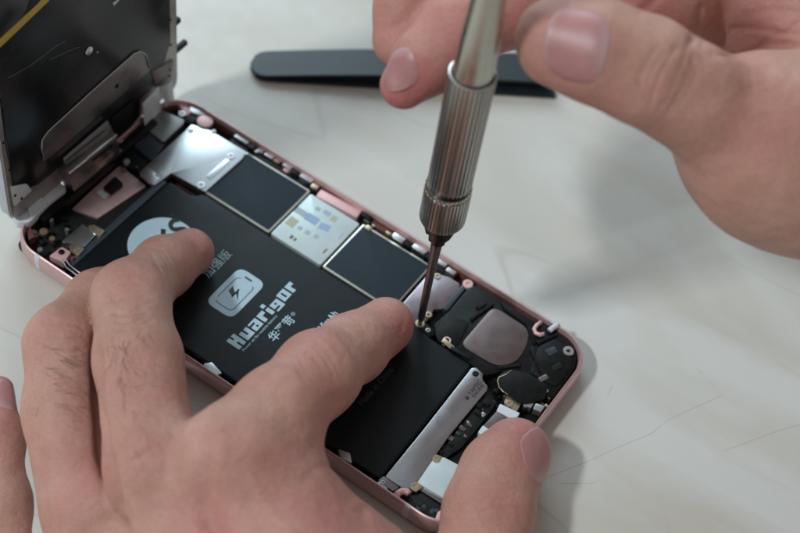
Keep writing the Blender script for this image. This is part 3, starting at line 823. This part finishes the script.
class Field:
    def __init__(s, lo, hi, h):
        s.lo = np.array(lo, float); s.h = h
        s.n = np.ceil((np.array(hi) - s.lo) / h).astype(int) + 1
        s.X = [(s.lo[i] + h * np.arange(s.n[i])).astype(np.float32) for i in range(3)]
    def new(s): return np.full(s.n, 9.0, np.float32)
    def box(s, lo, hi):
        a = np.clip(np.floor((lo - s.lo) / s.h).astype(int), 0, s.n); b = np.clip(np.ceil((hi - s.lo) / s.h).astype(int) + 1, 0, s.n)
        sl = tuple(slice(a[i], b[i]) for i in range(3))
        if any(b[i] <= a[i] for i in range(3)): return None, None
        g = np.meshgrid(*[s.X[i][sl[i]] for i in range(3)], indexing='ij', sparse=True)
        return sl, g
    def cone(s, f, a, b, ra, rb, k):
        a = np.array(a, float); b = np.array(b, float); mg = max(ra, rb) + max(.5, k)
        sl, g = s.box(np.minimum(a, b) - mg, np.maximum(a, b) + mg)
        if sl is None: return
        d = b - a; L2 = float(d @ d) + 1e-9
        t = ((g[0] - a[0]) * d[0] + (g[1] - a[1]) * d[1] + (g[2] - a[2]) * d[2]) / L2
        t = np.clip(t, 0, 1)
        q = np.sqrt((g[0] - a[0] - t * d[0]) ** 2 + (g[1] - a[1] - t * d[1]) ** 2 + (g[2] - a[2] - t * d[2]) ** 2)
        v = (q - (ra + (rb - ra) * t)).astype(np.float32)
        f[sl] = smin(f[sl], v, k)
    def ell(s, f, c, axes, r, k, sub=False):
        """ellipsoid: axes = 3 unit rows, r = 3 radii"""
        c = np.array(c, float); mg = max(r) + max(.4, k)
        sl, g = s.box(c - mg, c + mg)
        if sl is None: return
        p = [g[0] - c[0], g[1] - c[1], g[2] - c[2]]
        e = 0; e2 = 0
        for i in range(3):
            u = p[0] * axes[i][0] + p[1] * axes[i][1] + p[2] * axes[i][2]
            e = e + (u / r[i]) ** 2; e2 = e2 + (u / r[i] ** 2) ** 2
        k0 = np.sqrt(e); k1 = np.sqrt(e2) + 1e-6
        v = (k0 * (k0 - 1) / k1).astype(np.float32)
        f[sl] = -smin(-f[sl], v, k) if sub else smin(f[sl], v, k)

def surface_nets(f, lo, h):
    n = np.array(f.shape) - 1
    s = f < 0
    cnt = np.zeros(n, np.int8)
    for i in (0, 1):
        for j in (0, 1):
            for k in (0, 1):
                cnt += s[i:i + n[0], j:j + n[1], k:k + n[2]]
    mask = (cnt > 0) & (cnt < 8)
    C = np.argwhere(mask)
    idx = np.full(n, -1, np.int64); idx[mask] = np.arange(len(C))
    acc = np.zeros((len(C), 3)); num = np.zeros(len(C))
    corners = [(i, j, k) for i in (0, 1) for j in (0, 1) for k in (0, 1)]
    for a in corners:
        for ax in range(3):
            if a[ax]: continue
            b = list(a); b[ax] = 1
            va = f[C[:, 0] + a[0], C[:, 1] + a[1], C[:, 2] + a[2]].astype(float)
            vb = f[C[:, 0] + b[0], C[:, 1] + b[1], C[:, 2] + b[2]].astype(float)
            m = (va < 0) != (vb < 0)
            t = va[m] / (va[m] - vb[m])
            p = np.tile(np.array(a, float), (m.sum(), 1)); p[:, ax] += t
            acc[m] += p; num[m] += 1
    V = lo + h * (C + acc / num[:, None])
    Q = []
    for ax in range(3):
        b, c = (ax + 1) % 3, (ax + 2) % 3
        sh = [slice(None)] * 3; s0 = list(sh); s1 = list(sh)
        s0[ax] = slice(0, -1); s1[ax] = slice(1, None)
        A, B = s[tuple(s0)], s[tuple(s1)]
        for flip in (False, True):
            E_ = np.argwhere((A & ~B) if not flip else (~A & B))
            ok = (E_[:, b] > 0) & (E_[:, c] > 0) & (E_[:, b] < n[b]) & (E_[:, c] < n[c])
            E_ = E_[ok]
            def cell(db, dc):
                e = E_.copy(); e[:, b] -= db; e[:, c] -= dc
                return idx[e[:, 0], e[:, 1], e[:, 2]]
            q = np.stack([cell(1, 1), cell(0, 1), cell(0, 0), cell(1, 0)], 1)
            Q.append(q[:, ::-1] if flip else q)
    return V, np.concatenate(Q)

def vnoise(P, scale, seed):
    """smooth value noise on points, -1..1"""
    g = np.random.default_rng(seed).uniform(-1, 1, (32, 32, 32))
    q = P * scale + 100; i = np.floor(q).astype(int); t = q - i; t = t * t * (3 - 2 * t); i %= 32; j = (i + 1) % 32
    o = 0
    for a in (0, 1):
        for b in (0, 1):
            for c in (0, 1):
                w_ = (t[:, 0] if a else 1 - t[:, 0]) * (t[:, 1] if b else 1 - t[:, 1]) * (t[:, 2] if c else 1 - t[:, 2])
                o = o + w_ * g[(j if a else i)[:, 0], (j if b else i)[:, 1], (j if c else i)[:, 2]]
    return o

def normals(V, Q):
    n = np.zeros_like(V)
    fn = np.cross(V[Q[:, 2]] - V[Q[:, 0]], V[Q[:, 3]] - V[Q[:, 1]])
    for k in range(4): np.add.at(n, Q[:, k], fn)
    return n / (np.linalg.norm(n, axis=1)[:, None] + 1e-12)

def to_px(V):
    Y = (V - CAM) @ R.T
    return np.c_[400 + F * Y[:, 0] / Y[:, 2], 266.5 + F * Y[:, 1] / Y[:, 2]], Y[:, 2]

def seg_dist(p, poly):
    best = np.full(len(p), 1e9); along = np.zeros(len(p))
    poly = np.array(poly, float); L = 0; tot = np.linalg.norm(np.diff(poly, axis=0), axis=1).sum()
    for a, b in zip(poly[:-1], poly[1:]):
        d = b - a; l = np.linalg.norm(d); t = np.clip(((p - a) @ d) / (l * l), 0, 1)
        q = np.linalg.norm(p - a - t[:, None] * d, axis=1); m = q < best
        best[m] = q[m]; along[m] = (L + t[m] * l) / tot; L += l
    return best, along

def J3(j):
    """joint (px, py, depth, r in px) -> centre, radius in cm"""
    return D(j[0], j[1], j[2]), j[3] * j[2] / F

def build_hand(name, fingers, palm, creases, flush, extra, h, kf, kp, root, web=.06, smooth_it=2):
    pts = [J3(j) for ch in list(fingers.values()) + palm for j in ch]
    lo = np.min([p - r for p, r in pts], axis=0) - .3; hi = np.max([p + r for p, r in pts], axis=0) + .3
    fd = Field(lo, hi, h)
    allf = fd.new()
    for nm, ch in fingers.items():
        f = fd.new(); q = [J3(j) for j in ch]
        for (a, ra), (b, rb) in zip(q[:-1], q[1:]): fd.cone(f, a, b, ra, rb, kf)
        allf = smin(allf, f, web)
    P = fd.new()
    for ch in palm:
        q = [J3(j) for j in ch]
        for (a, ra), (b, rb) in zip(q[:-1], q[1:]): fd.cone(P, a, b, ra, rb, kp)
    f = smin(allf, P, kp * .8)
    if extra: extra(fd, f)
    V, Q = surface_nets(f, fd.lo, h)
    # light relaxation
    for _ in range(smooth_it):
        s = np.zeros_like(V); c = np.zeros(len(V))
        for k in range(4):
            a, b = Q[:, k], Q[:, (k + 1) % 4]
            np.add.at(s, a, V[b]); np.add.at(c, a, 1); np.add.at(s, b, V[a]); np.add.at(c, b, 1)
        V = V * .5 + .5 * s / c[:, None]
    N_ = normals(V, Q)
    V = V + N_ * (vnoise(V, .9, 3) * .035 + vnoise(V, 2.3, 4) * .012)[:, None]
    pxy, dep = to_px(V)
    face = np.einsum('ij,ij->i', N_, (CAM - V) / np.linalg.norm(CAM - V, axis=1)[:, None])
    disp = np.zeros(len(V))
    wob = vnoise(V, 2.5, 9) * 2.2
    for poly, wd, dp_ in creases:
        d, al = seg_dist(pxy, poly)
        d = np.abs(d + wob * (wd < 6))
        disp -= dp_ * np.exp(-(d / wd) ** 2) * np.clip(face * 3, 0, 1) * np.clip(np.sin(np.pi * np.clip(al, .04, .96)) * 2.5, 0, 1)
    V = V + N_ * disp[:, None]
    fl = np.zeros(len(V))
    for (a, b, d, rad, amt) in flush:
        c = D(a, b, d); q = np.linalg.norm(V - c, axis=1)
        fl = np.maximum(fl, amt * np.exp(-(q / rad) ** 2))
    fl = np.clip(fl * 1.1 + .10 + .16 * vnoise(V, .7, 11) + .13 * vnoise(V, 1.6, 12) + .08 * vnoise(V, 3.5, 13), 0, 1)
    me = bpy.data.meshes.new(name)
    me.vertices.add(len(V)); me.vertices.foreach_set('co', V.astype(np.float32).ravel())
    me.loops.add(len(Q) * 4); me.loops.foreach_set('vertex_index', Q.astype(np.int32).ravel())
    me.polygons.add(len(Q)); me.polygons.foreach_set('loop_start', np.arange(0, len(Q) * 4, 4, dtype=np.int32))
    me.polygons.foreach_set('use_smooth', np.ones(len(Q), bool))
    me.update(calc_edges=True); me.validate()
    at = me.attributes.new('flush', 'FLOAT', 'POINT'); at.data.foreach_set('value', fl.astype(np.float32))
    me.materials.append(M['skin'])
    o = bpy.data.objects.new('skin', me)
    link(o, root)
    return V, N_, pxy, dep, face

from mathutils.bvhtree import BVHTree
def skin_tree(root):
    sk = [c for c in root.children if c.name.startswith('skin')][0]
    return BVHTree.FromPolygons([v.co[:] for v in sk.data.vertices], [tuple(p.vertices) for p in sk.data.polygons])

def nail(center, axis, dorsal, width, length, tree, parent):
    """curved plate laid on the finger: center on the nail's middle, axis towards the finger's end"""
    ax_ = np.array(axis, float); ax_ /= np.linalg.norm(ax_)
    do = np.array(dorsal, float); do -= ax_ * (do @ ax_); do /= np.linalg.norm(do)
    si = np.cross(do, ax_)
    bm = bmesh.new(); nu, nv = 22, 22; grid = []
    top = []
    for j in range(nv + 1):
        v = j / nv * 2 - 1; row = []
        wv = (1 - abs(v) ** 3.0 * (.42 if v < 0 else .34))
        for i in range(nu + 1):
            u = i / nu * 2 - 1; vv = v * (1 - .14 * abs(u) ** 2.2)
            th = u * wv * .95
            p = center + ax_ * vv * length / 2 + si * (math.sin(th) / math.sin(.95)) * width / 2 - do * (1 - math.cos(th)) * width * .35
            hit = tree.find_nearest(Vector(p))
            q, nn = np.array(hit[0]), np.array(hit[1])
            if nn @ do < 0: nn = -nn
            edge = max(abs(u), -v if v < 0 else 0)
            lift = .034 * (1 - max(0, edge - .55) / .45 * .95) + (.012 * max(0, v))
            row.append((q, nn, lift))
        top.append(row)
    N3 = np.mean([r[1] for row in top for r in row], axis=0); N3 /= np.linalg.norm(N3)
    for lay in (0, 1):
        g = []
        for row in top:
            g.append([bm.verts.new(q + (nn * .5 + N3 * .5) * (lf - (.05 if lay else 0))) for q, nn, lf in row])
        grid.append(g)
    for lay in (0, 1):
        g = grid[lay]
        for j in range(nv):
            for i in range(nu):
                q = (g[j][i], g[j][i + 1], g[j + 1][i + 1], g[j + 1][i]); bm.faces.new(q if not lay else q[::-1])
    a, b = grid
    for j in range(nv):
        bm.faces.new((a[j][0], a[j + 1][0], b[j + 1][0], b[j][0])); bm.faces.new((a[j + 1][nu], a[j][nu], b[j][nu], b[j + 1][nu]))
    for i in range(nu):
        bm.faces.new((a[0][i + 1], a[0][i], b[0][i], b[0][i + 1])); bm.faces.new((a[nv][i], a[nv][i + 1], b[nv][i + 1], b[nv][i]))
    for _ in range(2): bmesh.ops.smooth_vert(bm, verts=[v for g in grid for r in g[1:-1] for v in r[1:-1]], factor=.5, use_axis_x=True, use_axis_y=True, use_axis_z=True)
    o = obj('fingernail', bm, M['nail'], parent)
    at = o.data.attributes.new('pale', 'FLOAT', 'POINT')
    vals = []
    for lay in (0, 1):
        for j in range(nv + 1):
            for i in range(nu + 1):
                v = j / nv * 2 - 1; u = i / nu * 2 - 1
                vals.append(min(1, max(0, (-.45 - v - .25 * u * u) * 2.5)) * .4 + (min(1, max(0, (v - .82) * 8)) * .3))
    at.data.foreach_set('value', vals)
    return o

VIEW = -R[2]          # from the scene towards the camera

# ---- left hand
lh = empty('person', tuple(D(215, 560, 33)))
tag(lh, 'left hand spread over the phone, fingertips on the battery and thumb at its lower end', 'hand')
LF = dict(
    index=[(386, 325, 37.2, 28), (352, 348, 36.0, 34), (318, 374, 34.3, 42), (277, 414, 33.0, 46), (228, 454, 31.9, 48)],
    middle=[(191, 252, 38.0, 24.5), (163, 267, 37.0, 29), (131, 298, 35.2, 37), (138, 360, 33.8, 43), (152, 450, 32.5, 47)],
    ring=[(126, 284, 37.2, 24), (98, 300, 36.4, 29), (64, 344, 35.2, 37), (66, 410, 34.6, 41), (82, 495, 33.6, 44)],
    little=[(0, 396, 36.6, 21), (-3, 450, 35.8, 32), (-2, 520, 34.8, 40), (14, 600, 34, 44)],
    thumb=[(516, 453, 35.6, 36), (500, 474, 35.2, 39), (489, 512, 34.6, 44), (478, 575, 34, 47), (450, 640, 33.4, 62)])
LP = [[(240, 475, 31.9, 48), (300, 600, 31.6, 74), (370, 780, 32.5, 110)],
      [(162, 490, 32.4, 46), (230, 620, 31.8, 72), (320, 780, 32.5, 105)],
      [(95, 540, 33.4, 42), (160, 650, 32.6, 68), (270, 780, 33.2, 105)],
      [(30, 640, 34.0, 40), (110, 720, 33.4, 62), (240, 790, 34, 100)],
      [(450, 640, 33.4, 60), (400, 700, 32.6, 90), (350, 790, 33, 110)],
      [(290, 500, 32.6, 48), (360, 590, 32.8, 56), (440, 640, 33.3, 58)],
      [(330, 790, 33, 125), (400, 960, 33, 120)]]
LC = []
def fan(cx, cy, dx, dy, half, n, step, wd, dep, bend=6):
    """n creases across a finger: (dx, dy) runs along the finger"""
    l = math.hypot(dx, dy); dx, dy = dx / l, dy / l
    for i in range(n):
        o = (i - (n - 1) / 2) * step + random.uniform(-1, 1)
        hh = half * random.uniform(.6, 1)
        pts = []
        for t in (-1, -.5, 0, .5, 1):
            bb = bend * (1 - t * t) * (1 if o > 0 else -1)
            pts.append((cx + dx * (o + bb) - dy * t * hh, cy + dy * (o + bb) + dx * t * hh))
        LC.append((pts, wd, dep * 2.3 * random.uniform(.5, 1)))
fan(128, 305, .25, 1, 26, 6, 7, 2.0, .022, 5)
fan(62, 345, -.1, 1, 26, 6, 7, 2.0, .022, 5)
fan(316, 366, -.8, .55, 30, 5, 7, 2.2, .014, 4)
fan(345, 345, -.8, .55, 22, 3, 6, 2.0, .010, 3)
fan(163, 262, -.8, .5, 16, 3, 5, 1.8, .010, 2)
LC += [([(192, 432), (240, 520), (270, 640)], 16, -.05), ([(160, 470), (205, 560), (240, 640)], 13, -.04),
       ([(200, 415), (198, 450), (210, 520), (220, 570)], 12, .13), ([(96, 330), (98, 400), (102, 450), (114, 500), (125, 560)], 5, .14), ([(104, 440), (116, 500), (130, 570)], 12, .10),
       ([(40, 440), (42, 500), (50, 570)], 6, .10),
       ([(208, 424), (214, 436)], 16, -.06), ([(135, 447), (140, 455)], 14, -.05),
       ([(470, 505), (490, 498), (515, 500)], 3, .02), ([(474, 514), (492, 508), (512, 509)], 3, .02)]
LC += [([(250, 470), (262, 500), (300, 540)], 5, -.025), ([(180, 510), (215, 540), (225, 600)], 4.5, -.025), ([(360, 520), (372, 500), (420, 545)], 8, .06),
       ([(328, 425), (338, 470), (360, 505)], 9, .05), ([(404, 322), (396, 340)], 3, .02), ([(455, 500), (470, 470), (490, 445)], 6, -.02)]
LFL = [(386, 325, 36.8, .9, .55), (191, 252, 37.6, .8, .5), (318, 340, 34, .8, .35), (131, 290, 34.6, .7, .25), (62, 335, 34.6, .7, .3), (126, 270, 36.8, .8, .7),
       (516, 440, 35, .9, .6), (145, 445, 31, .7, .4), (215, 430, 30.6, .7, .15), (330, 520, 31.5, 1.6, .5), (300, 400, 33, 1.0, .3), (230, 560, 31, 1.5, .35), (140, 380, 32.8, .9, .25), (500, 500, 33.8, .8, .3), (0, 396, 36, .9, .7), (80, 480, 32, .9, .35)]
V, N_, pxy, dep, face = build_hand('left_skin', LF, LP, LC, LFL, None, .055, .35, 1.1, lh)

def surface_at(a, b, rad=3.0):
    d = np.hypot(pxy[:, 0] - a, pxy[:, 1] - b); m = (d < rad) & (face > 0)
    if not m.any(): return None
    i = np.argmin(np.where(m, dep, 1e9))
    return V[i], N_[i]
# thumb nail seen edge-on, and the little finger's
def place_nail(a, b, axis_px, dorsal, width, length, root):
    c, n = surface_at(a, b, 5)
    p0, d0 = to_px(c[None])
    ax_ = D(p0[0][0] + axis_px[0], p0[0][1] + axis_px[1], d0[0]) - c
    do = np.array(dorsal, float) if dorsal is not None else n
    ax_ = ax_ - do * (ax_ @ do) / (do @ do)
    return nail(c, ax_, do, width, length, skin_tree(root), root)
camx, camy = R[0], -R[1]      # image right and image up, as directions in the scene
place_nail(545, 450, (5, -30), camx * .95 + VIEW * .45, 1.25, 1.5, lh)
place_nail(4, 390, (2, -30), VIEW * .8 - camx * .2 + camy * .3, .80, .95, lh)
# fine dark hairs on the backs of the fingers
def hairs(regions, root):
    bm = bmesh.new()
    for (cx, cy, sx_, sy_, n, dirx, diry) in regions:
        for _ in range(n):
            a = cx + random.gauss(0, sx_); b = cy + random.gauss(0, sy_)
            s = surface_at(a, b, 2.5)
            if s is None: continue
            c, nn = s
            t = camx * dirx + camy * -diry + np.array([random.gauss(0, .35) for _ in range(3)])
            t = t - nn * (t @ nn); t /= np.linalg.norm(t)
            sd2 = np.cross(nn, t) * random.uniform(-.08, .08)
            ln = random.uniform(.25, .6)
            P = [c + t * ln * q + sd2 * q * q + nn * (.0 + .07 * math.sin(q * 2.4)) for q in (0, .33, .66, 1)]
            tube_bm(P, [.0030, .0028, .002, .0008], 4, bm)
    o = obj('hair', bm, M['hair'], root); o['kind'] = 'stuff'
hairs([(125, 345, 14, 28, 40, .35, 1), (118, 375, 14, 18, 14, .5, .9), (64, 350, 14, 14, 14, 1, .35), (60, 378, 15, 16, 20, 1, .3), (72, 400, 12, 12, 10, .9, .5), (150, 420, 20, 20, 8, .6, 1)], lh)

# ---- right hand
rh = empty('person', tuple(D(760, 60, 32)))
tag(rh, 'right hand held above the table, thumb and curled fingers gripping the screwdriver shaft', 'hand')
RF = dict(
    thumb=[(561, 41, 30.6, 46), (600, 52, 30.5, 50), (645, 70, 30.6, 52), (692, 97, 31.0, 52), (750, 130, 31.8, 66), (800, 150, 32.4, 88)],
    index=[(404, 85, 32.4, 24), (428, 60, 32.3, 32), (462, 30, 32.3, 38), (510, 2, 32.6, 42), (600, -60, 33.2, 46), (720, -110, 34, 50)],
    middle=[(400, 40, 33.0, 28), (408, 4, 33.0, 31), (428, -40, 33.2, 37), (560, -110, 34.0, 44), (740, -130, 35, 50)],
    ring=[(596, -8, 33.6, 36), (634, -6, 33.6, 40), (668, 4, 33.8, 40), (690, -60, 34.6, 44), (780, -120, 35.6, 50)])
RP = [[(772, 156, 32.2, 83), (900, 178, 33, 96), (1060, 240, 34, 116)],
      [(800, 150, 32.4, 84), (900, 130, 33.4, 100), (1020, 220, 34, 116)],
      [(720, -110, 35.0, 50), (830, 0, 35.2, 66), (940, 160, 34.6, 110)],
      [(690, 0, 35.4, 44), (760, 30, 35.6, 52), (830, 60, 35.2, 60)],
      [(740, -60, 35.6, 50), (790, 10, 35.2, 62), (900, 100, 34.4, 90)],
      [(780, -120, 35.6, 50), (900, 0, 35.2, 80), (1000, 200, 34.5, 110)]]
LC_save = LC; LC = []
fan(668, 78, 1, .45, 40, 6, 8, 2.6, .018, 5)
RC_ = LC + [([(640, 12), (652, 4), (664, -6)], 4, .05), ([(690, 48), (697, 30), (704, 0)], 4, .10), ([(700, 50), (712, 20), (708, -10)], 3, .05),
            ([(712, 54), (740, 56), (770, 44), (810, 46)], 3.5, .07), ([(722, 30), (750, 28), (785, 34), (820, 32)], 3.0, .05), ([(716, 44), (735, 30), (745, 30)], 3, .04),
            ([(750, 56), (765, 40), (790, 30), (815, 10)], 2.6, .04), ([(745, 14), (775, 10), (815, 16)], 3, .03), ([(700, 100), (720, 92), (760, 90)], 14, .03)]
RFL = [(561, 41, 29.6, 1.0, .45), (545, 70, 29.8, .8, .4), (404, 85, 31.8, .9, .9), (402, 26, 32.4, 1.0, .45), (462, 30, 31.5, 1.2, .6), (510, 10, 32, 1.2, .6), (640, 0, 33, 1.3, .55), (745, 30, 34, 1.4, .5), (735, 120, 30.8, 1.2, .3)]
V, N_, pxy, dep, face = build_hand('right_skin', RF, RP, RC_, RFL, None, .06, .35, 1.1, rh, web=.22)
place_nail(572, 44, (-30, -5), None, 1.5, 1.35, rh)
place_nail(396, 72, (1, 28), VIEW * .8 - camx * .5, .85, .95, rh)

# ------------------------------------------------------------------ light
wd = bpy.data.worlds.new('World'); sc.world = wd; wd.use_nodes = True
nt = wd.node_tree; bg = nt.nodes['Background']
tc = nt.nodes.new('ShaderNodeTexCoord')
dt = nt.nodes.new('ShaderNodeVectorMath'); dt.operation = 'DOT_PRODUCT'; dt.inputs[1].default_value = (-.60, .45, .30)
nt.links.new(tc.outputs['Generated'], dt.inputs[0])
rp = nt.nodes.new('ShaderNodeValToRGB'); e = rp.color_ramp.elements
e[0].position = 0; e[0].color = (.235, .22, .21, 1); bg.inputs['Strength'].default_value = 1.1; e[1].position = .8; e[1].color = (.58, .72, .80, 1)
e.new(.35).color = (.295, .29, .285, 1)
nt.links.new(dt.outputs['Value'], rp.inputs['Fac']); nt.links.new(rp.outputs['Color'], bg.inputs['Color'])

def area(name, loc, target, sx_, sy_, power, col):
    li = bpy.data.lights.new(name, 'AREA'); li.shape = 'RECTANGLE'; li.size = sx_; li.size_y = sy_
    li.energy = power; li.color = col
    o = bpy.data.objects.new(name, li); COL.objects.link(o); o.location = loc
    o.rotation_euler = (Vector(target) - Vector(loc)).to_track_quat('-Z', 'Y').to_euler()
    return o
area('room_window', (8 - .43 * 130, 5 - .71 * 130, 130), (8, 5, 0), 22, 8, 140000, (.92, .98, 1))
area('window_light', (-85, 85, 80), (3, 5, 0), 80, 60, 84000, (.74, .92, 1.0))

# ------------------------------------------------------------------ camera
cd = bpy.data.cameras.new('camera'); co = bpy.data.objects.new('camera', cd); COL.objects.link(co)
co.matrix_world = Matrix(((R[0][0], -R[1][0], -R[2][0], CAM[0]), (R[0][1], -R[1][1], -R[2][1], CAM[1]), (R[0][2], -R[1][2], -R[2][2], CAM[2]), (0, 0, 0, 1)))
cd.sensor_width = 36; cd.lens = 36 * F / 800; cd.sensor_fit = 'HORIZONTAL'
cd.clip_start = .5; cd.clip_end = 2000
cd.dof.use_dof = True; cd.dof.focus_distance = 36.1; cd.dof.aperture_fstop = .0675 / .60
sc.camera = co
sc.view_settings.view_transform = 'Standard'; sc.view_settings.look = 'None'
sc.view_settings.exposure = 0; sc.view_settings.gamma = 1
